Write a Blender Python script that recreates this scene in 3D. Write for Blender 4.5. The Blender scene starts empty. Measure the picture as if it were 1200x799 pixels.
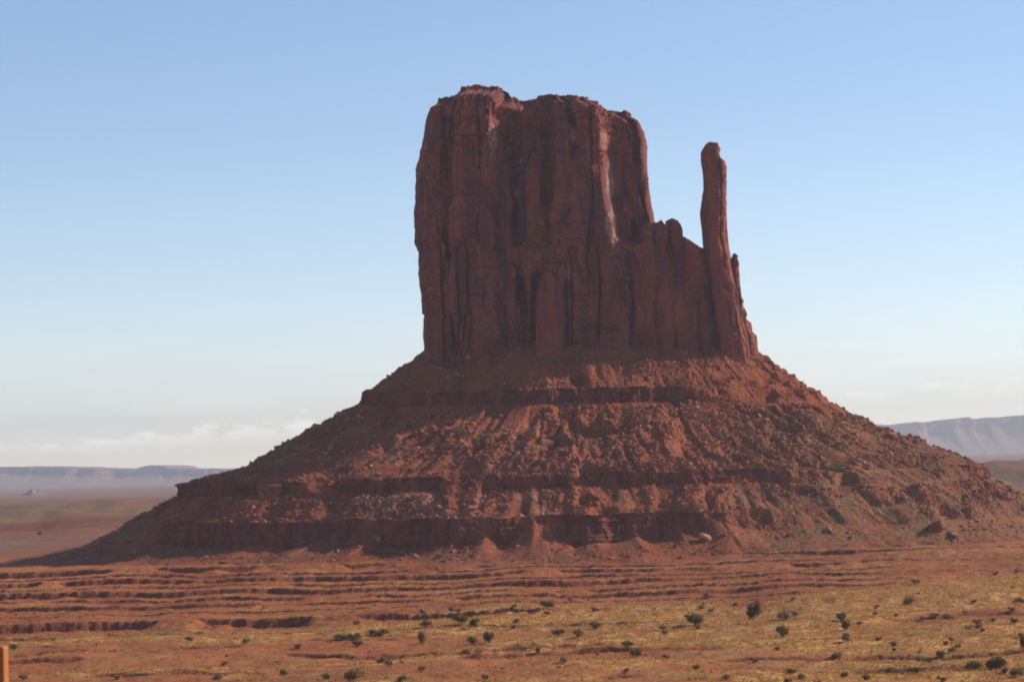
import bpy, bmesh, math, random
import numpy as np
from mathutils import Matrix, Vector

random.seed(7)
RNG = np.random.default_rng(11)
R = math.radians
scene = bpy.context.scene
COL = scene.collection

# ------------------------------------------------------------------ camera, sky, sun, exposure
FOC = 3090.0                       # focal length in photo pixels (photo 1200 x 799)
PITCH = math.atan(150.5 / FOC)
ROLL = R(1.5)
_F = Vector((0, math.cos(PITCH), math.sin(PITCH)))
_R0 = Vector((1, 0, 0))
_U0 = _R0.cross(_F)
RIGHT = _R0 * math.cos(ROLL) - _U0 * math.sin(ROLL)
UP = _U0 * math.cos(ROLL) + _R0 * math.sin(ROLL)
cam_data = bpy.data.cameras.new('camera')
cam_data.sensor_width = 36
cam_data.lens = 36 * FOC / 1200
cam_data.clip_start = 0.5
cam_data.clip_end = 200000
cam = bpy.data.objects.new('camera', cam_data)
COL.objects.link(cam)
m = Matrix.Identity(4)
for i in range(3):
    m[i][0] = RIGHT[i]; m[i][1] = UP[i]; m[i][2] = -_F[i]
cam.matrix_world = m
scene.camera = cam

SUN_EL, SUN_AZ = R(31), R(18)      # azimuth: degrees behind the frame's right
sun_dir = Vector((math.cos(SUN_EL) * math.cos(SUN_AZ), math.cos(SUN_EL) * math.sin(SUN_AZ), math.sin(SUN_EL)))
sd = bpy.data.lights.new('sun', 'SUN')
sd.energy = 3.6
sd.angle = R(0.5)
sd.color = (1.0, 0.87, 0.71)
sun = bpy.data.objects.new('sun', sd)
COL.objects.link(sun)
sun.rotation_euler = sun_dir.to_track_quat('Z', 'Y').to_euler()

world = bpy.data.worlds.new('World')
scene.world = world
world.use_nodes = True
wt = world.node_tree
wt.nodes.clear()


def nd(t, kind, **kw):
    n = t.nodes.new(kind)
    for k, v in kw.items():
        if k.startswith('i_'):
            key = k[2:]
            n.inputs[int(key) if key.isdigit() else key].default_value = v
        else:
            setattr(n, k, v)
    return n


def mth(t, op, a, b=None, c=None, clamp=False):
    n = t.nodes.new('ShaderNodeMath')
    n.operation = op
    n.use_clamp = clamp
    for i, v in enumerate((a, b, c)):
        if v is None:
            continue
        if isinstance(v, (int, float)):
            n.inputs[i].default_value = v
        else:
            t.links.new(v, n.inputs[i])
    return n.outputs[0]


def mix(t, f, a, b, mode='MIX'):
    n = t.nodes.new('ShaderNodeMix')
    n.data_type = 'RGBA'
    n.blend_type = mode
    n.clamp_factor = True
    for idx, v in ((0, f), (6, a), (7, b)):
        if isinstance(v, (int, float)):
            n.inputs[idx].default_value = v
        elif isinstance(v, tuple):
            n.inputs[idx].default_value = (*v, 1)
        else:
            t.links.new(v, n.inputs[idx])
    return n.outputs[2]


def mrange(t, v, a, b, c=0.0, d=1.0, smooth=False):
    n = t.nodes.new('ShaderNodeMapRange')
    n.interpolation_type = 'SMOOTHSTEP' if smooth else 'LINEAR'
    t.links.new(v, n.inputs[0])
    for i, x in enumerate((a, b, c, d)):
        n.inputs[i + 1].default_value = x
    return n.outputs[0]


def noise_node(t, vec, scale, detail=4, rough=0.55):
    n = t.nodes.new('ShaderNodeTexNoise')
    n.inputs['Scale'].default_value = scale
    n.inputs['Detail'].default_value = detail
    n.inputs['Roughness'].default_value = rough
    t.links.new(vec, n.inputs['Vector'])
    return n.outputs[0]


sky = nd(wt, 'ShaderNodeTexSky', sky_type='NISHITA', sun_disc=False)
sky.sun_elevation = SUN_EL
sky.sun_rotation = math.atan2(sun_dir.x, sun_dir.y)
sky.altitude = 1600
sky.air_density = 1.0
sky.dust_density = 0.25
sky.ozone_density = 2.0
# sky colour grade with height, then thin cumulus low over the horizon
tc = nd(wt, 'ShaderNodeTexCoord')
sep = nd(wt, 'ShaderNodeSeparateXYZ')
wt.links.new(tc.outputs['Generated'], sep.inputs[0])
elev = mth(wt, 'ARCSINE', sep.outputs[2])
azim = mth(wt, 'ARCTAN2', sep.outputs[0], sep.outputs[1])
tint = mix(wt, mrange(wt, elev, 0.0, 0.13), (1.27, 1.13, 1.11), (0.96, 0.955, 0.995))
skyc = mix(wt, 1.0, sky.outputs[0], tint, 'MULTIPLY')
cmb = nd(wt, 'ShaderNodeCombineXYZ')
wt.links.new(mth(wt, 'MULTIPLY', azim, 1.0), cmb.inputs[0])
wt.links.new(mth(wt, 'MULTIPLY', elev, 2.2), cmb.inputs[1])
puff = noise_node(wt, cmb.outputs[0], 105, 5, 0.6)
big = noise_node(wt, cmb.outputs[0], 16, 2, 0.5)
den = mth(wt, 'ADD', mth(wt, 'MULTIPLY', puff, 0.65), mth(wt, 'MULTIPLY', big, 0.35))
base_l = mrange(wt, azim, -0.2, 0.2, 0.0150, 0.0275)
over = mth(wt, 'SUBTRACT', elev, base_l)
thr = mrange(wt, over, -0.004, 0.0085, 0.41, 0.64)
thr = mth(wt, 'ADD', thr, mrange(wt, over, 0.010, 0.016, 0.0, 1.0))
edge = mrange(wt, mth(wt, 'SUBTRACT', den, thr), 0.0, 0.10, 0.0, 1.0, True)
low = mrange(wt, over, -0.0065, 0.0, 0.0, 1.0, True)
cm = mth(wt, 'MULTIPLY', mth(wt, 'MULTIPLY', edge, low), mrange(wt, azim, 0.0, 0.15, 1.0, 0.4))
streak_v = nd(wt, 'ShaderNodeCombineXYZ')
wt.links.new(azim, streak_v.inputs[0])
wt.links.new(mth(wt, 'MULTIPLY', elev, 9), streak_v.inputs[1])
veil = mth(wt, 'MULTIPLY', mrange(wt, noise_node(wt, streak_v.outputs[0], 14, 3), 0.42, 0.75), mrange(wt, elev, 0.07, 0.0))
cm = mth(wt, 'ADD', mth(wt, 'MULTIPLY', cm, 0.42), mth(wt, 'MULTIPLY', veil, 0.16), clamp=True)
skyc = mix(wt, cm, skyc, (13.5, 12.4, 11.6))
bg = nd(wt, 'ShaderNodeBackground')
bg.inputs[1].default_value = 0.11
wt.links.new(skyc, bg.inputs[0])
wo = nd(wt, 'ShaderNodeOutputWorld')
wt.links.new(bg.outputs[0], wo.inputs[0])

vs = scene.view_settings
vs.view_transform = 'Standard'
vs.look = 'None'
vs.gamma = 1
vs.use_curve_mapping = False
vs.exposure = 0.44
scene.cycles.filter_width = 2.0
scene.cycles.max_bounces = 5
scene.cycles.diffuse_bounces = 3
scene.cycles.volume_bounces = 0
scene.cycles.use_denoising = True


# ------------------------------------------------------------------ helpers
def at(px, py, Y):
    """World point seen at photo pixel (px, py) at depth Y."""
    d = RIGHT * ((px - 600) / FOC) + UP * ((399.5 - py) / FOC) + _F
    k = Y / d.y
    return Vector((d.x * k, Y, d.z * k))


_P = np.concatenate([RNG.permutation(256)] * 3)
_G = RNG.normal(size=(256, 3))
_G /= np.linalg.norm(_G, axis=1)[:, None]


def pn(x, y, z=0.0, seed=0):
    x, y, z = np.broadcast_arrays(np.asarray(x, float), np.asarray(y, float), np.asarray(z, float) + seed * 17.37)
    xi = np.floor(x).astype(np.int64); yi = np.floor(y).astype(np.int64); zi = np.floor(z).astype(np.int64)
    xf, yf, zf = x - xi, y - yi, z - zi
    u = xf * xf * xf * (xf * (xf * 6 - 15) + 10)
    v = yf * yf * yf * (yf * (yf * 6 - 15) + 10)
    w = zf * zf * zf * (zf * (zf * 6 - 15) + 10)
    xi &= 255; yi &= 255; zi &= 255
    out = 0
    for dx in (0, 1):
        px_ = _P[xi + dx]
        wx = u if dx else 1 - u
        for dy in (0, 1):
            py_ = _P[px_ + yi + dy]
            wy = v if dy else 1 - v
            for dz in (0, 1):
                g = _G[_P[py_ + zi + dz]]
                wz = w if dz else 1 - w
                out = out + wx * wy * wz * (g[..., 0] * (xf - dx) + g[..., 1] * (yf - dy) + g[..., 2] * (zf - dz))
    return out * 1.5


def fbm(x, y, z=0.0, o=4, gain=0.5, seed=0):
    s, a, f = 0, 1.0, 1.0
    for k in range(o):
        s = s + a * pn(np.asarray(x) * f, np.asarray(y) * f, np.asarray(z) * f, seed + k * 3)
        a *= gain
        f *= 2.03
    return s


def sst(x, a, b):
    t = np.clip((x - a) / (b - a), 0, 1)
    return t * t * (3 - 2 * t)


def lerp(a, b, t):
    return a + (b - a) * t


def link(name, me, mat=None, parent=None):
    o = bpy.data.objects.new(name, me)
    COL.objects.link(o)
    if mat is not None and len(me.materials) == 0:
        me.materials.append(mat)
    if parent is not None:
        o.parent = parent
    return o


def mesh_np(name, V, F, smooth=False, attrs=None):
    """V (n,3); F (m,k) all faces the same size."""
    V = np.asarray(V, np.float32).reshape(-1, 3); F = np.asarray(F, np.int32)
    me = bpy.data.meshes.new(name)
    me.vertices.add(len(V)); me.vertices.foreach_set('co', V.ravel())
    k = F.shape[1]
    me.loops.add(F.size); me.loops.foreach_set('vertex_index', F.ravel())
    me.polygons.add(len(F))
    me.polygons.foreach_set('loop_start', np.arange(0, F.size, k, dtype=np.int32))
    me.polygons.foreach_set('use_smooth', np.full(len(F), smooth))
    me.update(calc_edges=True)
    for n, a in (attrs or {}).items():
        at_ = me.attributes.new(n, 'FLOAT', 'POINT')
        at_.data.foreach_set('value', np.asarray(a, np.float32).ravel())
    return me


def grid_faces(nr, nc, wrap, flip=False):
    r = np.arange(nr - 1)[:, None]
    c = np.arange(nc if wrap else nc - 1)[None, :]
    c2 = (c + 1) % nc
    f = np.stack([r * nc + c, r * nc + c2, (r + 1) * nc + c2, (r + 1) * nc + c], -1).reshape(-1, 4)
    return f[:, ::-1] if flip else f


def tag(o, label=None, cat=None, group=None, kind=None):
    if label: o['label'] = label
    if cat: o['category'] = cat
    if group: o['group'] = group
    if kind: o['kind'] = kind
    return o


def material(name, rough=0.95):
    ma = bpy.data.materials.new(name)
    ma.use_nodes = True
    t = ma.node_tree
    b = t.nodes['Principled BSDF']
    b.inputs['Roughness'].default_value = rough
    b.inputs['Specular IOR Level'].default_value = 0.15
    pos = t.nodes.new('ShaderNodeNewGeometry').outputs['Position']
    return ma, t, b, pos


def mapped(t, vec, sc):
    n = t.nodes.new('ShaderNodeMapping')
    n.inputs['Scale'].default_value = sc
    t.links.new(vec, n.inputs['Vector'])
    return n.outputs[0]


def attr(t, name):
    n = t.nodes.new('ShaderNodeAttribute')
    n.attribute_name = name
    return n.outputs['Fac']


def bump(t, b, h, strength, dist):
    n = t.nodes.new('ShaderNodeBump')
    n.inputs['Strength'].default_value = strength
    n.inputs['Distance'].default_value = dist
    t.links.new(h, n.inputs['Height'])
    t.links.new(n.outputs[0], b.inputs['Normal'])


# ------------------------------------------------------------------ materials
def cliff_material():
    ma, t, b, pos = material('red_sandstone_cliff', 0.9)
    streak = noise_node(t, mapped(t, pos, (1, 1, 0.16)), 0.11, 5, 0.6)
    patch = noise_node(t, mapped(t, pos, (1, 1, 0.55)), 0.045, 4, 0.55)
    fine = noise_node(t, mapped(t, pos, (1, 1, 0.5)), 0.7, 4, 0.6)
    bed = noise_node(t, mapped(t, pos, (0.02, 0.02, 1)), 0.35, 3, 0.6)
    c = mix(t, mrange(t, streak, 0.44, 0.57), (0.155, 0.054, 0.052), (0.265, 0.075, 0.048))
    c = mix(t, mrange(t, patch, 0.55, 0.64, 0, 0.75), c, (0.32, 0.098, 0.050))
    c = mix(t, mth(t, 'MULTIPLY', attr(t, 'sunlit_pale'), mrange(t, fine, 0.3, 0.55)), c, (0.38, 0.235, 0.18))  # pale rock tone that also paints sunlight onto the right-facing facets
    c = mix(t, mrange(t, bed, 0.55, 0.7, 0, 0.4), c, (0.20, 0.07, 0.05))
    c = mix(t, mrange(t, fine, 0.3, 0.7, 0.0, 1.0), mix(t, 1.0, c, (0.78, 0.78, 0.80), 'MULTIPLY'), mix(t, 1.0, c, (1.15, 1.12, 1.1), 'MULTIPLY'))
    t.links.new(c, b.inputs['Base Color'])
    bump(t, b, mth(t, 'ADD', fine, streak), 0.5, 0.8)
    return ma


def talus_material():
    ma, t, b, pos = material('talus_rubble')
    n1 = noise_node(t, pos, 0.035, 5, 0.6)
    n2 = noise_node(t, pos, 0.45, 4, 0.7)
    n3 = noise_node(t, pos, 0.16, 4, 0.65)
    veg, pale, cl = attr(t, 'veg'), attr(t, 'pale'), attr(t, 'cliff')
    c = mix(t, mrange(t, n1, 0.36, 0.62), (0.19, 0.048, 0.024), (0.315, 0.088, 0.036))
    c = mix(t, mrange(t, n2, 0.54, 0.68, 0, 0.75), c, (0.36, 0.145, 0.082))
    c = mix(t, mrange(t, n2, 0.44, 0.30, 0, 0.7), c, (0.10, 0.034, 0.022))
    c = mix(t, mth(t, 'MULTIPLY', pale, mrange(t, n3, 0.42, 0.60)), c, (0.33, 0.165, 0.098))
    c = mix(t, mth(t, 'MULTIPLY', veg, mrange(t, n3, 0.40, 0.62)), c, (0.185, 0.115, 0.055))
    c = mix(t, cl, c, mix(t, mrange(t, noise_node(t, mapped(t, pos, (1, 1, 0.25)), 0.22, 4), 0.4, 0.62), (0.135, 0.043, 0.030), (0.235, 0.072, 0.041)))
    t.links.new(c, b.inputs['Base Color'])
    bump(t, b, mth(t, 'ADD', n2, n3), 0.6, 1.0)
    return ma


def ground_material():
    ma, t, b, pos = material('desert_soil')
    n1 = noise_node(t, pos, 0.012, 5, 0.6)
    n2 = noise_node(t, mapped(t, pos, (1, 0.6, 1)), 0.16, 5, 0.65)
    n3 = noise_node(t, pos, 0.7, 4, 0.7)
    nf = noise_node(t, mapped(t, pos, (0.5, 0.25, 1)), 0.004, 5, 0.6)
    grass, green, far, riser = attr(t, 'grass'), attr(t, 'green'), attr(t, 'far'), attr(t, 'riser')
    c = mix(t, mrange(t, n1, 0.38, 0.62), (0.29, 0.076, 0.026), (0.40, 0.134, 0.043))
    c = mix(t, mrange(t, n3, 0.5, 0.7, 0, 0.6), c, (0.21, 0.07, 0.036))
    g = mix(t, mrange(t, n2, 0.36, 0.64), (0.40, 0.175, 0.052), (0.63, 0.36, 0.11))
    c = mix(t, mth(t, 'MULTIPLY', grass, mrange(t, mth(t, 'ADD', mth(t, 'MULTIPLY', n2, 0.6), mth(t, 'MULTIPLY', n3, 0.4)), 0.36, 0.58)), c, g)
    c = mix(t, mth(t, 'MULTIPLY', green, mrange(t, n2, 0.44, 0.62)), c, (0.29, 0.185, 0.068))
    c = mix(t, mrange(t, n3, 0.40, 0.28, 0, 0.6), c, (0.17, 0.09, 0.05))
    fc = mix(t, mrange(t, nf, 0.42, 0.58), (0.24, 0.076, 0.038), (0.225, 0.128, 0.062))
    nf2 = noise_node(t, mapped(t, pos, (1, 0.35, 1)), 0.03, 4, 0.65)
    fc = mix(t, mrange(t, nf2, 0.50, 0.66, 0, 0.7), fc, (0.13, 0.065, 0.035))
    c = mix(t, far, c, fc)
    c = mix(t, riser, c, (0.19, 0.057, 0.034))  # ledge rock colour, darkened to paint in shade on the step faces
    t.links.new(c, b.inputs['Base Color'])
    bump(t, b, mth(t, 'ADD', n3, n2), 0.8, 0.7)
    return ma


def simple_rock(name, ca, cb, sc=0.6):
    ma, t, b, pos = material(name)
    oi = t.nodes.new('ShaderNodeObjectInfo').outputs['Random']
    n = noise_node(t, pos, sc, 4, 0.6)
    big = noise_node(t, pos, 0.13, 2)
    f = mth(t, 'ADD', mth(t, 'MULTIPLY', n, 0.5), mth(t, 'ADD', mth(t, 'MULTIPLY', big, 0.5), mth(t, 'MULTIPLY', mth(t, 'SUBTRACT', oi, 0.5), 0.25)))
    t.links.new(mix(t, mrange(t, f, 0.35, 0.65), ca, cb), b.inputs['Base Color'])
    bump(t, b, n, 0.5, 0.3)
    return ma


def leaf_material(name, ca, cb, sc=1.2, trans=0.25):
    ma, t, b, pos = material(name, 0.85)
    oi = t.nodes.new('ShaderNodeObjectInfo').outputs['Random']
    n = noise_node(t, pos, sc, 3, 0.6)
    f = mth(t, 'ADD', mth(t, 'MULTIPLY', n, 0.7), mth(t, 'MULTIPLY', oi, 0.3))
    c = mix(t, mrange(t, f, 0.32, 0.68), ca, cb)
    t.links.new(c, b.inputs['Base Color'])
    tr = t.nodes.new('ShaderNodeBsdfTranslucent')
    t.links.new(c, tr.inputs['Color'])
    mx = t.nodes.new('ShaderNodeMixShader')
    mx.inputs[0].default_value = trans
    t.links.new(b.outputs[0], mx.inputs[1]); t.links.new(tr.outputs[0], mx.inputs[2])
    t.links.new(mx.outputs[0], t.nodes['Material Output'].inputs['Surface'])
    return ma


M_CLIFF = cliff_material()
M_TALUS = talus_material()
M_GROUND = ground_material()
M_ROCK = simple_rock('boulder_rock', (0.20, 0.064, 0.038), (0.50, 0.22, 0.13))
M_PALE = simple_rock('pale_boulder_rock', (0.25, 0.10, 0.062), (0.45, 0.255, 0.165))
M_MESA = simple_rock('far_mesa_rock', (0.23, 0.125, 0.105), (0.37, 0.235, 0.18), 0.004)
M_JUNIPER = leaf_material('juniper_foliage', (0.095, 0.078, 0.026), (0.18, 0.14, 0.046), 1.2, 0.35)
M_GREEN = leaf_material('green_shrub_foliage', (0.125, 0.105, 0.026), (0.235, 0.185, 0.05), 1.2, 0.4)
M_SAGE = leaf_material('sage_foliage', (0.20, 0.11, 0.06), (0.33, 0.20, 0.10), 1.2, 0.45)
M_GRASS = leaf_material('dry_grass', (0.42, 0.22, 0.07), (0.66, 0.41, 0.13), 0.12, 0.5)
M_SCRUB = leaf_material('talus_scrub_foliage', (0.19, 0.12, 0.06), (0.30, 0.20, 0.10), 0.15, 0.5)


# ------------------------------------------------------------------ ground
YB = [-1e6, 1110, 1128, 1500, 1600, 1950, 2150, 1e6]
ZB = [-64.2, -64.0, -44.6, -50.4, -49.8, -52, -56, -56]
LSUM = 1.22
BANKS = [(1075, 1.6, -300, 300), (1030, 1.4, -300, -40), (985, 1.8, -240, -95), (948, 2.0, -320, 40), (905, 2.6, -40, 75), (870, 1.5, -400, -60), (850, 1.6, 60, 300), (818, 2.2, -260, -120), (800, 1.8, 20, 160)]
LEDGES = [(1492, 2.7, 1.0), (1458, 1.2, .8), (1426, 2.2, 1.0), (1390, 1.2, .8), (1354, 2.4, 1.0), (1314, 1.2, .8), (1276, 1.6, .9), (1236, 0.9, .7), (1176, 2.9, 1.0)]


def ground_z(x, y, full=False):
    x = np.asarray(x, float); y = np.asarray(y, float)
    rr = np.hypot(x, y)
    z0 = np.interp(y, YB, ZB)
    z0 = z0 + 2.2 * fbm(x / 160, y / 200, 0.3, 3, seed=8) * sst(rr, 500, 800) * (1 - 0.55 * sst(y, 1080, 1200))
    # rock benches stepping down below the butte: each drops partly as a low cliff, partly as a debris slope
    z = z0
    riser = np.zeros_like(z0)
    B = (y > 1040) & (y < 1620) & (rr < 3000) if z0.ndim else None
    if B is not None and B.any():
        xb, yb = x[B], y[B]
        rgt = 1 - 0.85 * sst(xb / yb, 0.105, 0.16)
        zb_ = np.interp(yb, YB[2:], ZB[2:])
        rb = np.zeros_like(xb)
        for i, (yl, hm, rs) in enumerate(LEDGES):
            yi = yl + 13 * fbm(xb / 210, i * 3.3, 2.2, 3, seed=12) + 5.5 * fbm(xb / 42, i * 1.7, yb / 400, 2, 0.5, seed=15) + (0.8 + 0.5 * (i % 3)) * fbm(xb / 10, i, 0, 3, 0.6, seed=16)
            yi = np.maximum(yi, 1132)
            hh = hm * (1.0 + 0.6 * fbm(xb / 80, i * 2.7, 1.4, 2, seed=17))
            hh = hh * LSUM
            rho = rs * sst(fbm(xb / 48, i * 7.1, 0.4, 3, 0.6, seed=14), -0.68, -0.14) * rgt
            if i == len(LEDGES) - 1:
                rho = rho * (1 - sst(xb, -25, 25))
            t = yi - yb                          # positive in front of the lip
            run = hh * (4.5 + 2.5 * fbm(xb / 25, i * 4.1, 3.3, 2, seed=18)) * (1.8 - 0.8 * rho)
            drop = hh * (rho * np.clip(t / 0.9, 0, 1) + (1 - rho) * np.clip(t / run, 0, 1) ** 0.8)
            zb_ = zb_ - drop
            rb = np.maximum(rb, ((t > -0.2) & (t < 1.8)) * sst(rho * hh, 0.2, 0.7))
        zb_ = zb_ + (0.5 * fbm(xb / 5, yb / 5, 3.7, 3, 0.6, seed=29) + 0.5 * fbm(xb / 22, yb / 22, 1.7, 2, seed=28)) * sst(yb, 1120, 1180) * sst(-yb, -1600, -1520)
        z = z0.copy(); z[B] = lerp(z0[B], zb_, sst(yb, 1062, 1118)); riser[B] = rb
    # low banks and hummocks in the near flat
    N = (y > 560) & (y < 1125) & (rr < 3000) if z0.ndim else None
    if N is not None and N.any():
        xb, yb = x[N], y[N]
        add = (0.28 * fbm(xb / 6, yb / 8, 2.2, 3, 0.6, seed=22) + 1.3 * fbm(xb / 34, yb / 26, 5.7, 3, 0.55, seed=24)) * sst(yb, 560, 640) * sst(-yb, -1125, -1070)
        rb = np.zeros_like(xb)
        for i, (yl, hm, x0, x1) in enumerate(BANKS):
            yi = yl + 20 * fbm(xb / 120, i * 3.9, 8.2, 3, seed=25) + 4 * fbm(xb / 18, i * 2.2, 1, 3, seed=26)
            hh = hm * sst(fbm(xb / 55, i * 6.1, 0.4, 3, seed=27), -0.3, 0.05) * sst(xb, x0, x0 + 12) * sst(-xb, -x1, -x1 + 12)
            t = yb - yi
            add = add + np.where(t < 0, -0.45 * hh * np.clip(1 + t / (9 * hm), 0, 1), 0.55 * hh * np.clip(1 - t / (9 * hm), 0, 1) ** 1.4) * np.clip(np.abs(t) / 0.8, 0, 1)
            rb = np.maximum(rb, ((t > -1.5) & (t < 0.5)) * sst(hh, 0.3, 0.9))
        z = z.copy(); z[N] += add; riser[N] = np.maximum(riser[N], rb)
    # small roughness
    z = z + 0.30 * fbm(x / 9, y / 9, 0.7, 3, seed=30) * sst(rr, 150, 500) * sst(-rr, -4000, -2500)
    # red badland hills out on the plain and rising ground far right
    az = x / np.maximum(y, 1)
    hills = np.clip(fbm(x / 700, y / 420, 9.1, 5, 0.55, seed=33) + 0.12, 0, None)
    z = z + 40 * hills * sst(y, 2500, 3300) * sst(-y, -7000, -4800)
    z = z + np.clip(y - 2300, 0, 20000) * 0.0040 * sst(az, 0.05, 0.19)
    # knoll the photographer stands on
    k = 1 - sst(rr, 17, 190)
    z = np.where(rr < 400, lerp(z, -1.8, np.where(rr < 17, 1, 1 - np.clip((rr - 17) / 75, 0, 1))), z)
    return (z, riser) if full else z


def ground_hit(px, py):
    """Where the view ray through a photo pixel meets the ground."""
    d = RIGHT * ((px - 600) / FOC) + UP * ((399.5 - py) / FOC) + _F
    Y = np.concatenate([np.arange(420, 2600, 1.0), np.geomspace(2600, 30000, 3000)])
    x = Y * d.x / d.y; z = Y * d.z / d.y
    g = ground_z(x, Y)
    i = int(np.argmax(z < g))
    return Vector((x[i], Y[i], g[i]))


az = np.concatenate([np.arange(-180, -33, 3.0), np.arange(-33, -12.6, 0.3), np.linspace(-12.6, 12.6, 960), np.arange(12.9, 33, 0.3), np.arange(33, 180, 3.0)])
az = np.unique(np.round(az, 5)) * math.pi / 180
rad = np.concatenate([np.geomspace(2, 120, 36), np.geomspace(126, 660, 50), np.arange(664, 1100, 1.4), np.arange(1100, 1530, 0.8),
                      np.arange(1533, 2600, 7), np.geomspace(2610, 6500, 170), np.geomspace(6600, 33000, 110)])
RR, AA = np.meshgrid(rad, az, indexing='ij')
GX, GY = RR * np.sin(AA), RR * np.cos(AA)
GZ, RIS = ground_z(GX, GY, True)
# where dry grass grows: south of a line running from the left foreground up to the right
xs_ = [at(p, q, 1000).x * (63 / 63) for p, q in ((0, 0),)]
line_px = [(-300, 752), (0, 742), (250, 731), (420, 722), (560, 713), (760, 706), (900, 694), (1050, 683), (1200, 670), (1500, 650)]
lx, ly = [], []
for p, q in line_px:
    d = RIGHT * ((p - 600) / FOC) + UP * ((399.5 - q) / FOC) + _F
    zz = -62.0 if q > 700 else -58.5
    kk = zz / d.z
    lx.append(d.x / d.y); ly.append(d.y * kk)
edge_y = np.interp(GX / np.maximum(GY, 1), lx, ly)
nz = fbm(GX / 60, GY / 90, 3.1, 4, seed=40)
grass = sst(edge_y - GY + 60 * nz, -5, 18)
side = GX / np.maximum(GY, 1)
patch = sst(fbm(GX / 120, GY / 75, 6.1, 4, seed=44) + np.interp(side, [-0.2, -0.08, 0.0, 0.1, 0.2], [-0.34, -0.2, 0.06, 0.26, 0.32]) + 0.75 * sst(GY - edge_y, -150, -20), -0.06, 0.22)
grass = grass * (0.10 + 0.90 * patch)
grass = np.maximum(grass, 0.42 * sst(fbm(GX / 50, GY / 22, 2.6, 3, seed=49), 0.0, 0.4) * sst(GY, 1120, 1160) * sst(-GY, -1560, -1500))
green = sst(fbm(GX / 45, GY / 60, 8.3, 4, seed=47), 0.05, 0.4) * sst(edge_y - GY, -60, 60) * (0.5 + 0.5 * sst(side, -0.02, 0.1))
green = np.maximum(green, 0.75 * sst(side, 0.10, 0.17) * sst(GY, 1100, 1250) * sst(nz, -0.3, 0.2) * (GY < 1800))
far = sst(GY, 1650, 2000)
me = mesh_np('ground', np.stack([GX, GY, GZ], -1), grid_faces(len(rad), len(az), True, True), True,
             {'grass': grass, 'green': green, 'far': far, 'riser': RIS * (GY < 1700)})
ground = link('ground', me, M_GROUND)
tag(ground, kind='structure')

# ------------------------------------------------------------------ the butte
DC = 1720.0                         # depth of the butte's centre
CX = at(680, 500, DC).x
butte = bpy.data.objects.new('sandstone_butte', None)
COL.objects.link(butte)
butte.location = (CX, DC, -50)
tag(butte, 'huge dark red sandstone butte with a slender thumb spire on a stepped rubble slope', 'butte')
bpy.context.view_layer.update()


def part(name, me, mat, parent=butte):
    o = link(name, me, mat, parent)
    o.matrix_parent_inverse = Matrix.Translation(-Vector(butte.location))
    return o


# --- talus slope: control rings  (left px, right px, (front reach m, front py))
CT = [((506, 400), (884, 405), (24, 398)),
      ((501, 408), (890, 417), (34, 410)),
      ((470, 430), (916, 436), (58, 431)),
      ((428, 455), (950, 457), (80, 455)),
      ((424, 470), (956, 471), (83, 473)),
      ((360, 507), (1008, 496), (116, 507)),
      ((292, 549), (1072, 517), (148, 540)),
      ((217, 567), (1152, 548), (163, 554)),
      ((219, 582), (1157, 566), (166, 571)),
      ((180, 611), (1203, 587), (197, 603)),
      ((176, 617), (1216, 600), (200, 641)),
      ((108, 636), (1290, 628), (231, 655)),
      ((10, 656), (1400, 668), (276, 673))]
NR = [6, 46, 46, 26, 74, 66, 38, 24, 62, 50, 56, 30]
th = np.concatenate([np.linspace(-0.10 * math.pi, 1.10 * math.pi, 1250), np.linspace(1.10 * math.pi, 1.90 * math.pi, 160)[1:-1]])
cs, sn = np.cos(th), np.sin(th)          # theta 0 = right, pi/2 = front, pi = left
wf = np.abs(sn) ** 0.55
nK = len(CT)
KX, KY, KZ = [], [], []
for k, (l, r, (fr_, fy)) in enumerate(CT):
    pl, pr = at(l[0], l[1], DC), at(r[0], r[1], DC)
    zf_ = at(680, fy, DC - fr_).z
    rx = np.where(cs < 0, CX - pl.x, pr.x - CX)
    zside = np.where(cs < 0, pl.z, pr.z)
    snp = lerp(sn, np.sign(sn) * np.abs(sn) ** 0.62, float(sst(np.array(k), 3, 7)) * sst(-cs, -0.2, 0.3))
    KX.append(cs * rx); KY.append(-snp * fr_); KZ.append(lerp(zside, zf_, wf))
KX, KY, KZ = np.array(KX), np.array(KY), np.array(KZ)
# irregular planform, stronger lower down, with scallops at each ledge
arc = th * 190
for k in range(1, nK):
    if k in (3, 4): s_, a_ = 3, 3.5
    elif k in (7, 8): s_, a_ = 7, 5.5
    elif k in (9, 10): s_, a_ = 9, 7.5
    else: s_, a_ = 20 + k, 3.0
    o_ = a_ * fbm(arc / 38, s_ * 3.7, 0, 4, 0.55, seed=50)
    o_ = o_ * (0.25 + 0.75 * np.abs(sn) ** 0.8)
    KX[k] += cs * o_; KY[k] += -sn * o_
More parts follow.
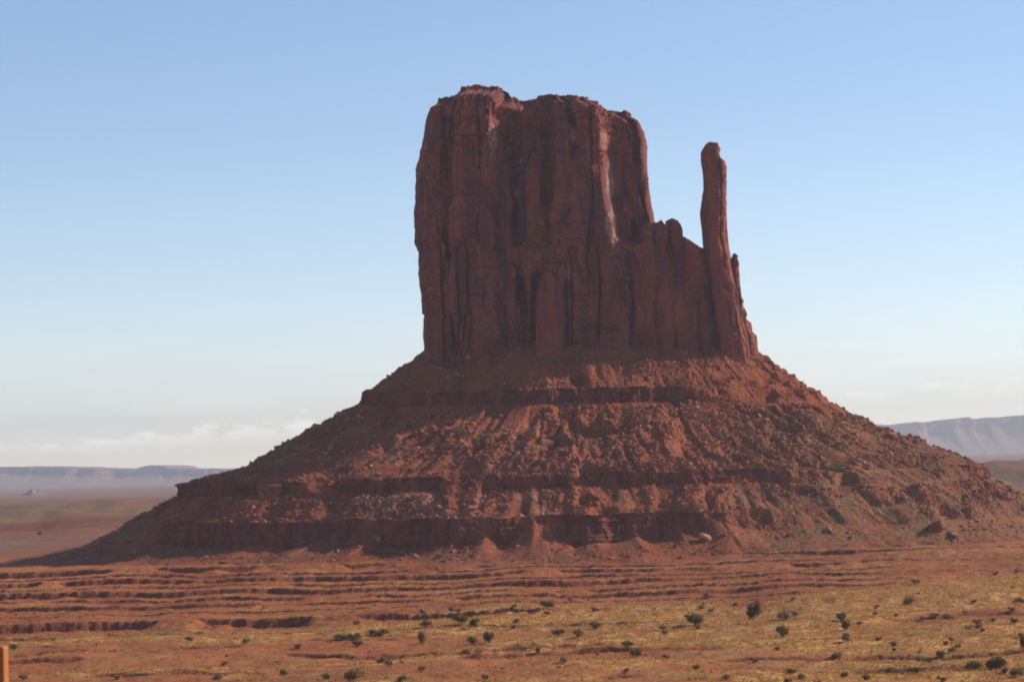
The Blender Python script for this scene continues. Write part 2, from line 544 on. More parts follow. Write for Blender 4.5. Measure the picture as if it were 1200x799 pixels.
# ledges buried by rubble in places, mostly on the right flank
for k in (3, 4, 7, 9):
    KZ[k] += 0.7 * fbm(arc / 16, k * 2.3, 0, 3, seed=58)
rightness = sst(cs, 0.36, 0.62)
for (a_, b_, ss) in ((3, 4, 1), (7, 8, 2), (9, 10, 3)):
    bury = sst(fbm(arc / 26, ss * 5.1, 0, 3, seed=60 + ss), 0.30 if a_ != 7 else 0.12, 0.55 if a_ != 7 else 0.4)
    rg = (rightness if a_ != 9 else sst(cs, 0.24, 0.42)) * (0.9 if a_ != 7 else 0.85 * (1 - sst(cs, 0.86, 0.93)))
    bury = bury * (1 - sst(np.abs(cs), 0.84, 0.92))
    bury = np.maximum(bury * (0.7 if a_ == 7 else 0.25), rg)
    if a_ == 9:
        bury = np.maximum(bury, sst(-cs, 0.90, 0.97))
    for K in (KX, KY, KZ):
        p0, p1 = K[a_ - 1].copy(), K[b_ + 1].copy()
        K[a_] = lerp(K[a_], lerp(p0, p1, 0.36), bury)
        K[b_] = lerp(K[b_], lerp(p0, p1, 0.62), bury)
# debris cones against the lower cliff
cone_px = [(372, 20, 9), (430, 12, 3), (523, 16, 6), (570, 18, 8), (626, 24, 13), (700, 16, 4), (745, 22, 8), (795, 22, 13), (850, 34, 17), (300, 24, 6)]
for cxp, wpx, hh in cone_px:
    hh *= 0.62
    X0 = at(cxp, 630, DC - 190).x - CX
    prox = np.clip(1 - np.abs(KX[10] - X0) / (wpx * 0.85), 0, 1) ** 1.25 * (sn > 0)
    KZ[10] += hh * prox
    KY[10] -= 3.0 * prox
rowsX, rowsY, rowsZ, rowK, rowT = [], [], [], [], []
for k in range(nK - 1):
    for i in range(NR[k]):
        t_ = i / NR[k]
        rowsX.append(lerp(KX[k], KX[k + 1], t_)); rowsY.append(lerp(KY[k], KY[k + 1], t_)); tz_ = min(t_ / 0.84, 1.0) if k in (2, 6, 8) else t_
        rowsZ.append(lerp(KZ[k], KZ[k + 1], tz_))
        rowK.append(k); rowT.append(t_)
TX, TY, TZ = np.array(rowsX), np.array(rowsY), np.array(rowsZ)
rowK, rowT = np.array(rowK), np.array(rowT)
# concave sag of the lower apron
cl = np.isin(rowK, (3, 7, 9)).astype(float)
for k in (3, 7, 9):                    # soften the ends of each cliff a little
    idx = np.where(rowK == k)[0]
    cl[idx[0]] = 0.5
steep = np.zeros_like(TX)
dzr = np.gradient(TZ, axis=0); drr = np.hypot(np.gradient(TX, axis=0), np.gradient(TY, axis=0))
steep = sst(np.abs(dzr) / np.maximum(drr, 1e-3), 1.1, 2.2) * cl[:, None]
wx, wy, wz = TX + CX, TY + DC, TZ
nl = np.hypot(TX, TY)
ex, ey = TX / nl, TY / nl
A2 = np.broadcast_to(arc, TX.shape)
depth_fade = sst(np.arange(len(rowK)), 0, 20)[:, None]
gul = fbm(A2 / 22, nl / 120, 0.5, 3, seed=70)
gul = -2.6 * np.clip(0.35 - np.abs(gul), 0, None) / 0.35 + 1.3
rub = fbm(wx / 11, wy / 11, wz / 11, 5, 0.62, seed=74)
lump = np.abs(fbm(wx / 26, wy / 26, wz / 20, 3, 0.5, seed=79))
micro = np.abs(fbm(wx / 3.6, wy / 3.6, wz / 3.6, 2, 0.6, seed=83))
lowapron = sst(rowK + rowT, 9.7, 10.2)[:, None]
rk0 = rowK + rowT
lipf = np.minimum.reduce([np.clip(np.abs(rk0 - q) / 0.24, 0, 1) for q in (3, 4, 7, 8, 9, 10)])[:, None] * 0.85 + 0.15
rgh = 1 + 0.7 * sst(cs, 0.35, 0.6)
rm = sst(fbm(wx / 42, wy / 42, wz / 30, 3, seed=77), -0.35, 0.35)
hol = -5.0 * sst(fbm(wx / 30, wy / 30, wz / 22, 2, seed=78), 0.38, 0.62)
dsl = ((gul * (0.35 + 0.65 * sst(rk0, 2.5, 4.5))[:, None] + (rub * 1.3 + lump * 2.0 * rgh) * (0.3 + 0.9 * rm) + hol) * lipf + micro * 1.2 * (0.4 + 0.8 * rm)) * (1 - 0.7 * lowapron) * depth_fade
blk = fbm(A2 / 15, wz / 30, 2.0, 4, 0.6, seed=88)
col_ = np.round(blk * 3) / 3 * 2.6 + fbm(A2 / 2.2, wz / 9, 1, 2, seed=90) * 0.6
beds = 0.9 * pn(wz / 1.9, A2 / 70, 3.0, seed=93)
dcl = col_ + beds
disp_r = lerp(dsl * 0.5, dcl, steep)
disp_z = lerp(dsl * 0.85, rub * 0.4, steep)
wx = wx + ex * disp_r; wy = wy + ey * disp_r; wz = wz + disp_z
pxx = TX / np.maximum(1, 1)             # metres right of centre
rk = (rowK + rowT)[:, None]
veg = sst(pxx + 10 * fbm(A2 / 30, rk * 2, 0, 3, seed=95), 60, 110) * sst(rk, 4.0, 5.0) * 0.95
veg = np.maximum(veg, 0.55 * sst(fbm(wx / 40, wy / 40, 0, 3, seed=96), 0.1, 0.5) * sst(rk, 4, 5))
pale = sst(rk, 8.0, 8.3) * sst(-rk, -9.1, -8.9) * sst(-pxx, 0, 40) * (1 - sst(-pxx, 135, 175)) * sst(fbm(A2 / 18, rk, 0, 3, seed=97), -0.35, 0.2)
pale = np.maximum(pale, 0.5 * sst(rk, 4.2, 5) * sst(-rk, -7.2, -6.4) * sst(fbm(A2 / 25, rk * 2, 3, 3, seed=98), 0.15, 0.5))
me = mesh_np('talus_slope', np.stack([wx, wy, wz], -1), grid_faces(len(rowK), len(th), True), False,
             {'veg': veg * (1 - steep), 'pale': pale, 'cliff': steep})
part('talus_slope', me, M_TALUS)
TAL = np.stack([wx, wy, wz], -1)


# --- cliffs -------------------------------------------------------
def poly(pts, Y):
    q = [at(a, b, Y) for a, b in pts]
    return np.array([v.x for v in q]), np.array([v.z for v in q])


def wall(name, left, right, top, plan, YF, depth, zb_py, rows, seed, cap=(4.0, 9.0, 2.0), side_n=90, back_n=60, lower=None, split_py=285, amp=1.0, front_n=620, relief=None, crown=None, crown_py=195, sun_spots=(), comp=0.03):
    """A free-standing rock wall whose outline follows left/right/top and whose face follows plan (px, metres back)."""
    lx_, lz_ = poly(left, YF); rx_, rz_ = poly(right, YF)
    o1, o2 = np.argsort(lz_), np.argsort(rz_)
    fxl = lambda z: np.interp(z, lz_[o1], lx_[o1])
    fxr = lambda z: np.interp(z, rz_[o2], rx_[o2])
    tx_, tz_ = poly(top, YF)
    zb = at(0.5 * (left[0][0] + right[0][0]), zb_py, YF).z
    a_f = np.linspace(0, 1, front_n)
    p0, p1 = plan[0][0], plan[-1][0]
    up = np.interp(p0 + a_f * (p1 - p0), [p[0] for p in plan], [p[1] for p in plan])
    cr_ = up if crown is None else np.interp(p0 + a_f * (p1 - p0), [p[0] for p in crown], [p[1] for p in crown])
    lo = up if lower is None else np.interp(p0 + a_f * (p1 - p0), [p[0] for p in lower], [p[1] for p in lower])
    a = np.concatenate([a_f, np.ones(side_n), np.linspace(1, 0, back_n + 2)[1:-1], np.zeros(side_n)])
    sy = np.linspace(0, 1, side_n + 1)
    yu = np.concatenate([up, lerp(up[-1], depth, sy[1:]), np.full(back_n, depth), lerp(depth, up[0], sy[:-1])])
    yc_ = np.concatenate([cr_, lerp(cr_[-1], depth, sy[1:]), np.full(back_n, depth), lerp(depth, cr_[0], sy[:-1])])
    yl = np.concatenate([lo, lerp(lo[-1], depth, sy[1:]), np.full(back_n, depth), lerp(depth, lo[0], sy[:-1])])
    # rounded corners at the back and sides
    xtop = lerp(tx_[0], tx_[-1], a)
    zt = np.interp(xtop, tx_, tz_)
    zt = zt + 0.14 * np.clip(yc_, 0, 26) * (comp > 0.1)
    zr = zt - cap[0]
    t_ = np.linspace(0, 1, rows)[:, None]
    Z = zb + t_ * (zr - zb)[None, :]
    X = lerp(fxl(Z), fxr(Z), a[None, :])
    zs = at(680, split_py, YF).z
    b_ = sst(Z, zs - 5, zs + 5)
    Y = YF + lerp(np.broadcast_to(yl, Z.shape), np.broadcast_to(yu, Z.shape), b_)
    zs2 = at(680, crown_py, YF).z
    Y = Y + sst(Z, zs2 - 12, zs2 + 12) * (yc_ - yu)[None, :]
    ds = np.hypot(np.diff(np.append(X[rows // 2], X[rows // 2, 0])), np.diff(np.append(Y[rows // 2], Y[rows // 2, 0])))
    # outward direction in plan
    gx, gy = np.roll(X, -1, 1) - np.roll(X, 1, 1), np.roll(Y, -1, 1) - np.roll(Y, 1, 1)
    ker = 9
    for _ in range(ker):
        gx = (np.roll(gx, 1, 1) + gx + np.roll(gx, -1, 1)) / 3
        gy = (np.roll(gy, 1, 1) + gy + np.roll(gy, -1, 1)) / 3
    gl = np.maximum(np.hypot(gx, gy), 1e-6)
    nx, ny = gy / gl, -gx / gl
    S = seed * 31.7
    fl = 1.5 * fbm(X / 15, Y / 15, Z / 110 + S, 3, 0.5, seed=100)
    cr = np.abs(pn(X / 12 + 0.12 * fbm(X / 30, Y / 30, Z / 14, 2, seed=101), Y / 12, Z / 420 + S, seed=102))
    cr2 = np.abs(pn(X / 4.5, Y / 4.5, Z / 160 + S, seed=103))
    crm = sst(fbm(X / 24, Y / 24, Z / 45 + S, 2, seed=104), -0.40, 0.15)
    cracks = -3.4 * crm * np.clip(1 - cr / 0.08, 0, 1) - 0.7 * (1 - crm) * np.clip(1 - cr2 / 0.08, 0, 1)
    sl = fbm(X / 17, Y / 17, Z / 26 + S, 3, 0.55, seed=105) * 4.2
    slf = np.floor(sl); slabs = (slf + sst(sl - slf, 0.90, 1.0)) * 1.25
    hz = Z - zr[None, :]
    capb = sst(hz, -42, -30)
    lowb = sst(-Z, -(zb + 62), -(zb + 46))
    bed = (0.25 + 0.95 * capb + 0.45 * lowb) * pn(Z / 2.6, X / 60, Y / 60 + S, seed=108)
    fine = 0.35 * fbm(X / 3, Y / 3, Z / 5, 3, 0.6, seed=110)
    D_ = amp * (fl + cracks + slabs + bed + fine)
    edge_a = np.minimum(a, 1 - a)[None, :]
    D_ = D_ * (0.28 + 0.72 * sst(edge_a, 0.0, 0.06))
    for (qx, qy, rx_, ry_) in sun_spots:
        c0 = at(qx, qy, YF)
        e_ = np.hypot((X - c0.x) / (rx_ * 0.9), (Z - c0.z) / (ry_ * 0.75))
        D_ = D_ * (1 - 0.75 * sst(-e_, -1.4, -0.8))
    if relief is not None:
        D_ = D_ + relief(X, Z)
    X = X + nx * D_; Y = Y + ny * D_
    # sloping shelf and cap rock
    yc = YF + depth * 0.5
    xs, ys, zs_ = [X], [Y], [Z]
    Xr, Yr = X[-1], Y[-1]
    xc = 0.5 * (Xr.min() + Xr.max())
    sh, inn, st_ = cap
    sgn = np.clip((yc - Yr) / (0.25 * depth), -1, 1)
    sgx = np.clip((xc - Xr) / (0.12 * (Xr.max() - Xr.min())), -1, 1)

    front_w = np.clip(sgn, 0, 1)

    def ring(q, zoff, jag):
        x = Xr + sgx * q * inn * 0.35
        y = Yr + sgn * q * inn
        jx = fbm(x / 5, y / 5, q + S, 3, 0.6, seed=112)
        return x, y + jag * jx, zr + zoff + comp * min(q, 1.0) * inn * front_w + 0.9 * jag * 0.4 * fbm(x / 4, y / 4, q * 2 + S, 3, seed=114)
    blockz = 0.55 * st_ * np.round(2 * fbm(Xr / 9, Yr / 9, S, 3, 0.6, seed=116)) / 2
    for q, zo, jg in ((0.12, 0.1, 0.8), (0.35, 0.18 * sh, 1.2), (0.6, 0.40 * (sh - st_), 1.2), (0.85, 0.72 * (sh - st_), 1.4), (1.0, sh - 1.25 * st_, 1.6), (1.015, sh - 0.6 * st_, 2.2), (1.03, sh - 0.05 + blockz, 2.6), (1.3, sh + 0.1 + blockz, 2.2)):
        x, y, z = ring(q, zo, jg)
        xs.append(x[None]); ys.append(y[None]); zs_.append(z[None])
    Xl, Yl = xs[-1][0], ys[-1][0]
    for q in (0.3, 0.6, 0.85, 1.0):
        x = Xl; y = lerp(Yl, yc, q)
        xs.append(x[None]); ys.append(y[None]); zs_.append((zs_[-1][0] + 0.05)[None])
    X, Y, Z = np.concatenate(xs), np.concatenate(ys), np.concatenate(zs_)
    sun_mask = np.zeros_like(X)  # mask of the painted sunlit streaks, paler rock on the facets
    for (qx, qy, rx_, ry_) in sun_spots:
        c0 = at(qx, qy, YF)
        e_ = np.hypot((X - c0.x) / (rx_ * 0.55), (Z - c0.z) / (ry_ * 0.55)) + 0.5 * fbm(X / 4, Y / 9, Z / 8, 3, seed=150)
        sun_mask = np.maximum(sun_mask, sst(-e_, -1.1, -0.7))
    me = mesh_np(name, np.stack([X, Y, Z], -1), grid_faces(X.shape[0], X.shape[1], True), False, {'sunlit_pale': sun_mask})
    return part(name, me, M_CLIFF)


def groove(X, Z, pts, w, depth):
    gx, gz = poly(pts, 1690)
    o_ = np.argsort(gz)
    xc = np.interp(Z, gz[o_], gx[o_]) + 0.6 * pn(Z / 9, depth, 0, seed=160)
    ends = sst(Z, gz.min() - 4, gz.min() + 6) * sst(-Z, -gz.max() - 6, -gz.max() + 4)
    return -1.7 * depth * ends * np.clip(1 - np.abs(X - xc) / (1.25 * w), 0, 1) ** 0.8


def undercut(X, Z, x0, x1, py, hgt, depth):
    a_, b_ = at(x0, py, 1690), at(x1, py, 1690)
    zl = a_.z + 1.2 * pn(X / 7, py * 0.1, 0, seed=161)
    t_ = zl - Z
    return -depth * sst(X, a_.x - 2, a_.x + 2) * sst(-X, -b_.x - 2, -b_.x + 2) * np.clip(t_ / 0.5, 0, 1) * np.clip(1 - t_ / (hgt * 0.55), 0, 1)


def tower_relief(X, Z):
    d = 0
    for pts, w, dp in (([(519, 132), (520, 170), (525, 290), (519, 330)], 1.5, 4.0), ([(577, 200), (580, 250), (584, 300)], 1.6, 4.5),
                       ([(597, 200), (604, 240), (603, 300), (612, 345), (621, 400)], 1.7, 4.5), ([(641, 118), (642, 180), (640, 235)], 2.2, 4.5),
                       ([(627, 318), (626, 360), (628, 405)], 2.4, 5.0), ([(663, 330), (664, 400)], 1.4, 3.5), ([(735, 135), (739, 215), (744, 285)], 1.6, 3.5),
                       ([(700, 290), (703, 340), (700, 400)], 1.2, 3.0), ([(545, 300), (548, 350), (543, 400)], 1.0, 2.4), ([(560, 120), (563, 200)], 1.0, 2.0),
                       ([(690, 120), (693, 230), (688, 290)], 1.0, 2.2), ([(735, 300), (742, 360), (740, 405)], 1.3, 3.2), ([(765, 290), (768, 350), (772, 405)], 1.4, 3.2)):
        d = d + groove(X, Z, pts, w, dp)
    for x0, x1, py, h, dp in ((486, 520, 177, 14, 1.8), (521, 576, 160, 22, 2.4), (548, 584, 312, 16, 2.4), (600, 640, 150, 14, 1.6), (643, 690, 262, 16, 2.2), (628, 662, 306, 22, 3.2),
                              (663, 715, 345, 12, 1.8), (490, 520, 362, 10, 1.5), (522, 575, 228, 14, 1.5), (643, 700, 140, 10, 1.5), (668, 720, 385, 12, 1.6), (700, 760, 330, 18, 2.0)):
        d = d + undercut(X, Z, x0, x1, py, h, dp)
    return d


T_LEFT = [(500, 430), (497, 402), (494, 372), (491, 330), (490, 292), (485, 283), (484, 252), (486, 215), (488, 180), (492, 172), (494, 160), (497, 148), (500, 132), (505, 120)]
T_RIGHT = [(778, 430), (776, 330), (772, 275), (771, 255), (767, 236), (764, 216), (761, 195), (760, 165), (757, 148), (752, 137), (748, 131)]
T_TOP = [(503, 122), (512, 115), (527, 109), (531, 102), (545, 100), (567, 102), (583, 109), (585, 117), (590, 114), (600, 118), (612, 119), (622, 116), (642, 111), (680, 113), (702, 116), (714, 122), (725, 129), (740, 130), (748, 131)]
T_UP = [(487, 16), (489, 9), (494, 3.5), (502, 0.5), (518, 0), (521, 5), (524, -0.5), (535, -3), (560, -4), (573, -4), (577, -2), (583, 10), (600, 10), (604, 15), (607, 10), (636, 9), (641, 14), (645, 1), (650, -3), (680, -5.5), (704, -8), (708, -7), (722, 12), (733, 11), (735, 16), (738, 11), (748, 10), (751, 15), (756, 11), (761, 14), (765, 27)]
T_CR = [(487, 16), (489, 9), (494, 3.5), (502, 0.5), (518, 0), (521, 5), (524, -0.5), (535, -4), (560, -6), (569, -7), (586, 19), (600, 18), (604, 22), (607, 18), (634, 17), (641, 19), (645, 2), (650, -3), (667, -6), (675, -1), (680, -5.5), (704, -8), (707, -7), (722, 14), (733, 12), (735, 17), (738, 12), (748, 11), (751, 16), (756, 12), (761, 15), (765, 28)]
T_LO = [(487, 14), (489, 8), (494, 3), (502, 0.5), (519, 0), (522, 3), (525, -0.5), (545, -2), (571, -2), (577, 4), (582, 2), (598, 3), (603, 8), (608, 3), (630, 2.5), (640, 4), (648, 0), (690, -3), (722, -4), (735, -1), (746, -3), (758, -1), (765, 6)]
wall('cliff_tower', T_LEFT, T_RIGHT, T_TOP, T_UP, 1690, 66, 426, 430, 1, cap=(5.6, 14, 1.8), lower=T_LO, split_py=284, crown=T_CR, crown_py=185, sun_spots=[(578, 162, 5, 22), (716, 212, 6, 24), (717, 262, 7, 22), (672, 158, 4, 9), (708, 165, 4, 10)], relief=tower_relief, comp=0.13, amp=1.05)

S_LEFT = [(748, 430), (752, 262)]
S_RIGHT = [(846, 430), (842, 340), (836, 300), (830, 290)]
S_TOP = [(752, 262), (768, 261), (771, 257), (775, 262), (778, 264), (780, 257), (789, 256), (797, 260), (800, 267), (801, 279), (807, 278), (815, 283), (822, 286), (830, 290)]
S_UP = [(748, 6), (752, 2), (762, 0), (768, 2.5), (771, 0), (785, -1), (791, 3), (795, 0), (815, -2), (828, -1), (836, 3), (846, 9)]
wall('saddle_ridge', S_LEFT, S_RIGHT, S_TOP, S_UP, 1690, 34, 428, 260, 2, cap=(1.2, 4.0, 0.5), side_n=30, back_n=40, front_n=220, amp=0.75)

P_LEFT = [(843, 430), (841, 395), (839, 360), (834, 330), (829, 305), (826, 285), (824.5, 262), (823, 248), (824.5, 236), (827, 220), (826, 202), (823.5, 184), (823, 176), (826, 170), (829, 168)]
P_RIGHT = [(884, 430), (881, 405), (875, 382), (869, 362), (864, 335), (859, 308), (856, 285), (853.5, 262), (852, 232), (854, 212), (853.5, 194), (851.5, 187), (846, 183), (844.5, 178), (846.5, 172), (844, 168)]
P_TOP = [(829, 167.5), (834, 166.5), (839, 167.5), (844, 167)]
P_UP = [(0, 7), (0.05, 3), (0.16, 0.4), (0.3, -0.4), (0.6, -0.6), (0.78, 0.3), (0.86, 2.5), (0.94, 6), (1, 10)]
wall('thumb_spire', P_LEFT, P_RIGHT, P_TOP, P_UP, 1687, 19, 428, 380, 3, cap=(0.4, 0.8, 0.15), side_n=50, back_n=50, front_n=220, amp=0.5)

B_LEFT = [(850, 430), (856, 305), (860, 297)]
B_RIGHT = [(891, 430), (890, 412), (889, 393), (884.5, 388), (883, 377), (877, 373), (874.5, 360), (871.5, 345), (869, 325), (868, 306), (864, 298)]
B_TOP = [(859, 298), (862, 296.5), (864, 298)]
wall('spire_buttress', B_LEFT, B_RIGHT, B_TOP, P_UP, 1697, 20, 428, 240, 4, cap=(0.8, 2.0, 0.3), side_n=40, back_n=40, front_n=140, amp=0.6)

W_LEFT = [(628, 415), (629, 360), (630, 338), (632, 328), (636, 321)]
W_RIGHT = [(661, 415), (659, 370), (657, 338), (654, 328), (649, 321)]
W_TOP = [(636, 320), (639, 317), (645, 317), (649, 320)]
wall('leaning_slab', W_LEFT, W_RIGHT, W_TOP, [(0, 6), (0.08, 1.5), (0.25, 0), (0.7, -0.3), (0.92, 1.5), (1, 6)], 1681, 13, 418, 140, 5, cap=(1.0, 3.0, 0.4), side_n=24, back_n=24, front_n=110, amp=0.4)


# ------------------------------------------------------------------ distant land
def mesa(name, top, Y, drop_cliff, base_z, seed, thick=2500.0, foot=900.0, n=420, rough=1.0):
    q = [at(a, b, Y) for a, b in top]
    X = np.linspace(q[0].x, q[-1].x, n)
    zt = np.interp(X, [v.x for v in q], [v.z for v in q])
    zt = zt + rough * 10 * fbm(X / 260, seed, 0, 4, seed=120)
    inout = rough * 260 * fbm(X / 900, seed * 2.2, 0, 5, 0.55, seed=122)
    zc = zt - drop_cliff * (1 + 0.25 * fbm(X / 500, seed, 3, 3, seed=124))
    rws = []
    rws.append((X, np.full(n, Y + thick), np.full(n, base_z - 20)))
    rws.append((X, np.full(n, Y + thick - 200), zt + 2))
    rws.append((X, Y + inout + 60, zt))
    rws.append((X, Y + inout, zt - 4))
    for t_ in (0.33, 0.66, 1.0):
        rws.append((X, Y + inout - 25 * t_ + 18 * fbm(X / 120, t_ * 4, seed, 3, seed=126), lerp(zt - 4, zc, t_)))
    for t_ in np.linspace(0.12, 1, 10):
        gl_ = fbm(X / 330, t_ * 0.8, seed * 3.1, 4, 0.6, seed=128)
        rws.append((X, Y + inout * (1 - 0.5 * t_) - 25 - foot * t_ + 90 * rough * gl_ * math.sin(t_ * math.pi),
                    lerp(zc, base_z, t_ ** 0.72) + 13 * rough * gl_ * math.sin(t_ * math.pi)))
    rws.append((X, Y - foot - 80 + 0 * X, np.full(n, base_z - 25)))
    V = np.stack([np.stack(r, -1) for r in rws])
    me = mesh_np(name, V, grid_faces(len(rws), n, False), False)
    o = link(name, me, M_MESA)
    return tag(o, kind='structure')


mesa('far_mesa', [(-1100, 560), (-700, 552), (-300, 549), (-120, 548), (0, 547), (45, 546.5), (80, 548), (155, 549), (165, 546), (178, 544.5), (191, 545.5), (198, 549), (270, 549), (420, 548), (560, 552)], 24500, 70, -60, 3)
mesa('far_mesa', [(1050, 522), (1060, 513), (1065, 503), (1067, 498), (1074, 494.5), (1092, 496.5), (1113, 497), (1117, 491), (1130, 490.5), (1135, 488), (1140, 488.5), (1143, 493), (1157, 493), (1161, 489), (1170, 489), (1175, 492), (1184, 490), (1188, 487), (1200, 486.5), (1262, 484), (1330, 487), (1480, 490), (1700, 488), (2100, 500)], 26000, 85, 20, 5)
mesa('far_ridge', [(820, 520), (900, 512), (985, 503), (1012, 499), (1030, 497), (1062, 499), (1120, 502), (1300, 498), (1600, 505)], 30500, 130, -30, 8, rough=0.6)


def far_butte():
    bse = ground_hit(38, 581)
    k = bse.y / FOC
    prof = [(-26, 0), (-14, 2.2), (-8, 3.6), (-4.2, 5.4), (-2.4, 8.2), (0.6, 9.6), (1.8, 8.4), (3.2, 5.6), (6, 3.8), (12, 2.0), (24, 0)]
    X = np.linspace(-26, 24, 120); H = np.interp(X, [p[0] for p in prof], [p[1] for p in prof])
    rws = []
    for j, t_ in enumerate(np.linspace(-1, 1, 41)):
        f = 1 - abs(t_)
        h = H * sst(np.array(f), 0, 1.0) ** 1.1
        yy = t_ * 14
        z = h * k + 1.5 * k * 0.4 * fbm(X / 3, yy / 3, 0.4, 4, seed=131) * (h > 0.3) - 0.3 * k
        rws.append(np.stack([bse.x + X * k, np.full(120, bse.y + yy * k), bse.z + z], -1))
    me = mesh_np('far_butte', np.stack(rws), grid_faces(41, 120, False), False)
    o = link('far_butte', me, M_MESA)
    tag(o, 'tiny pointed bluish butte alone on the far plain below the left mesa', 'butte')


far_butte()

# ------------------------------------------------------------------ boulders
def rock_template(seed):
    r = random.Random(seed)
    bm = bmesh.new()
    sx, sy, sz = 1.0, r.uniform(0.6, 0.95), r.uniform(0.45, 0.85)
    for _ in range(17):
        v = Vector((r.uniform(-1, 1), r.uniform(-1, 1), r.uniform(-1, 1)))
        mm = max(abs(c) for c in v)
        v = v / mm * r.uniform(0.78, 1.0)
        v = v.lerp(v.normalized(), 0.35)
        bm.verts.new((v.x * 0.5 * sx, v.y * 0.5 * sy, v.z * 0.5 * sz))
    res = bmesh.ops.convex_hull(bm, input=bm.verts)
    bmesh.ops.delete(bm, geom=[g for g in res['geom_interior'] if isinstance(g, bmesh.types.BMVert)], context='VERTS')
    bmesh.ops.triangulate(bm, faces=bm.faces)
    bm.verts.ensure_lookup_table()
    bm.verts.index_update()
    V = np.array([v.co[:] for v in bm.verts]); F = np.array([[v.index for v in f.verts] for f in bm.faces])
    bm.free()
    return V, F


ROCKS = [rock_template(s) for s in range(14)]


def rot_z(a):
    c, s = np.cos(a), np.sin(a)
    return np.array([[c, -s, 0], [s, c, 0], [0, 0, 1]])


def scatter(name, mat, pts, sizes, templates, parent=None, upright=False):
    Vs, Fs, off = [], [], 0
    for p, s in zip(pts, sizes):
        V, F = templates[RNG.integers(len(templates))]
        a, bta = RNG.uniform(0, 6.28), RNG.uniform(-0.5, 0.5) * (0.2 if upright else 1)
        c, s2 = math.cos(bta), math.sin(bta)
        M_ = rot_z(a) @ np.array([[1, 0, 0], [0, c, -s2], [0, s2, c]])
        Vs.append((V * s) @ M_.T + p); Fs.append(F + off); off += len(V)
    return mesh_np(name, np.concatenate(Vs), np.concatenate(Fs))


rkv = rowK + rowT
front = np.where(sn > -0.15)[0]
# chance of rubble at each row of the slope
dens_row = np.interp(rkv, [0, 1.5, 3, 3.01, 4, 4.3, 6.9, 7.01, 8, 8.2, 9, 9.01, 10, 10.3, 11.2, 12], [0, 0.25, 0.4, 0, 0, 1.0, 1.0, 0, 0, 1.5, 1.2, 0, 0, 0.8, 0.12, 0.05])
seg_len = np.linalg.norm(np.gradient(TAL[:, len(th) // 3], axis=0), axis=1)
prob = dens_row * seg_len
prob /= prob.sum()


def pick(n, weight=None):
    r_ = RNG.choice(len(rkv), n, p=prob)
    c_ = RNG.choice(front, n)
    return r_, c_


r_, c_ = pick(24000)
cl_n = fbm(TAL[r_, c_, 0] / 14, TAL[r_, c_, 1] / 14, TAL[r_, c_, 2] / 14, 2, seed=140)
keep = (cl_n + 0.5 * (rm[r_, c_] - 0.5) > -0.12) & (steep[r_, c_] < 0.3)
r_, c_ = r_[keep], c_[keep]
is_pale = (pale[r_, c_] > 0.35) & (RNG.random(len(r_)) < 0.75) | (RNG.random(len(r_)) < 0.05)
sz = 0.8 + RNG.pareto(2.2, len(r_)) * 0.9
sz = np.clip(sz, 0.6, 3.6)
P3 = TAL[r_, c_] + np.array([0, 0, 0.15])
o = link('talus_rubble', scatter('talus_rubble', M_ROCK, P3[~is_pale], sz[~is_pale], ROCKS), M_ROCK)
tag(o, 'countless small red stones scattered over the slope of the butte', 'rubble', kind='stuff')
o = link('pale_talus_rubble', scatter('pale_talus_rubble', M_PALE, P3[is_pale], sz[is_pale], ROCKS), M_PALE)
tag(o, 'countless pale stones strewn above the lower cliff band of the butte', 'rubble', kind='stuff')

w_ = ((sst(GY, 1120, 1150) * sst(-GY, -1530, -1480) + 0.35 * (GY > 700) * (GY < 1120) * (1 - grass)) * (np.abs(GX / np.maximum(GY, 1)) < 0.235) * RR * np.gradient(rad)[:, None] * (0.15 + sst(fbm(GX / 30, GY / 30, 2.9, 2, seed=143), 0, 0.5))).ravel()
w_ = w_ / w_.sum()
idx = RNG.choice(w_.size, 9000, p=w_)
gp = np.stack([GX.ravel()[idx], GY.ravel()[idx], GZ.ravel()[idx] + 0.05], -1)
o = link('bench_rubble', scatter('bench_rubble', M_ROCK, gp, np.clip(0.35 + RNG.pareto(2.5, len(gp)) * 0.4, 0.3, 1.8), ROCKS), M_ROCK)
tag(o, 'countless loose red stones on the benches and flat below the butte', 'rubble', kind='stuff')

rock_meshes = {}
for key, mat in (('red', M_ROCK), ('pale', M_PALE)):
    L = []
    for i, (V, F) in enumerate(ROCKS):
        me = mesh_np('boulder', V, F)
        me.materials.append(mat)
        L.append(me)
    rock_meshes[key] = L


def boulder(p, s, key, label, group):
    o = bpy.data.objects.new('boulder', random.choice(rock_meshes[key]))
    COL.objects.link(o)
    o.location = p
    o.rotation_euler = (random.uniform(-0.5, 0.5), random.uniform(-0.5, 0.5), random.uniform(0, 6.28))
    o.scale = (s * random.uniform(0.85, 1.25), s * random.uniform(0.8, 1.1), s * random.uniform(0.75, 1.1))
    tag(o, label, 'boulder', group)
    return o


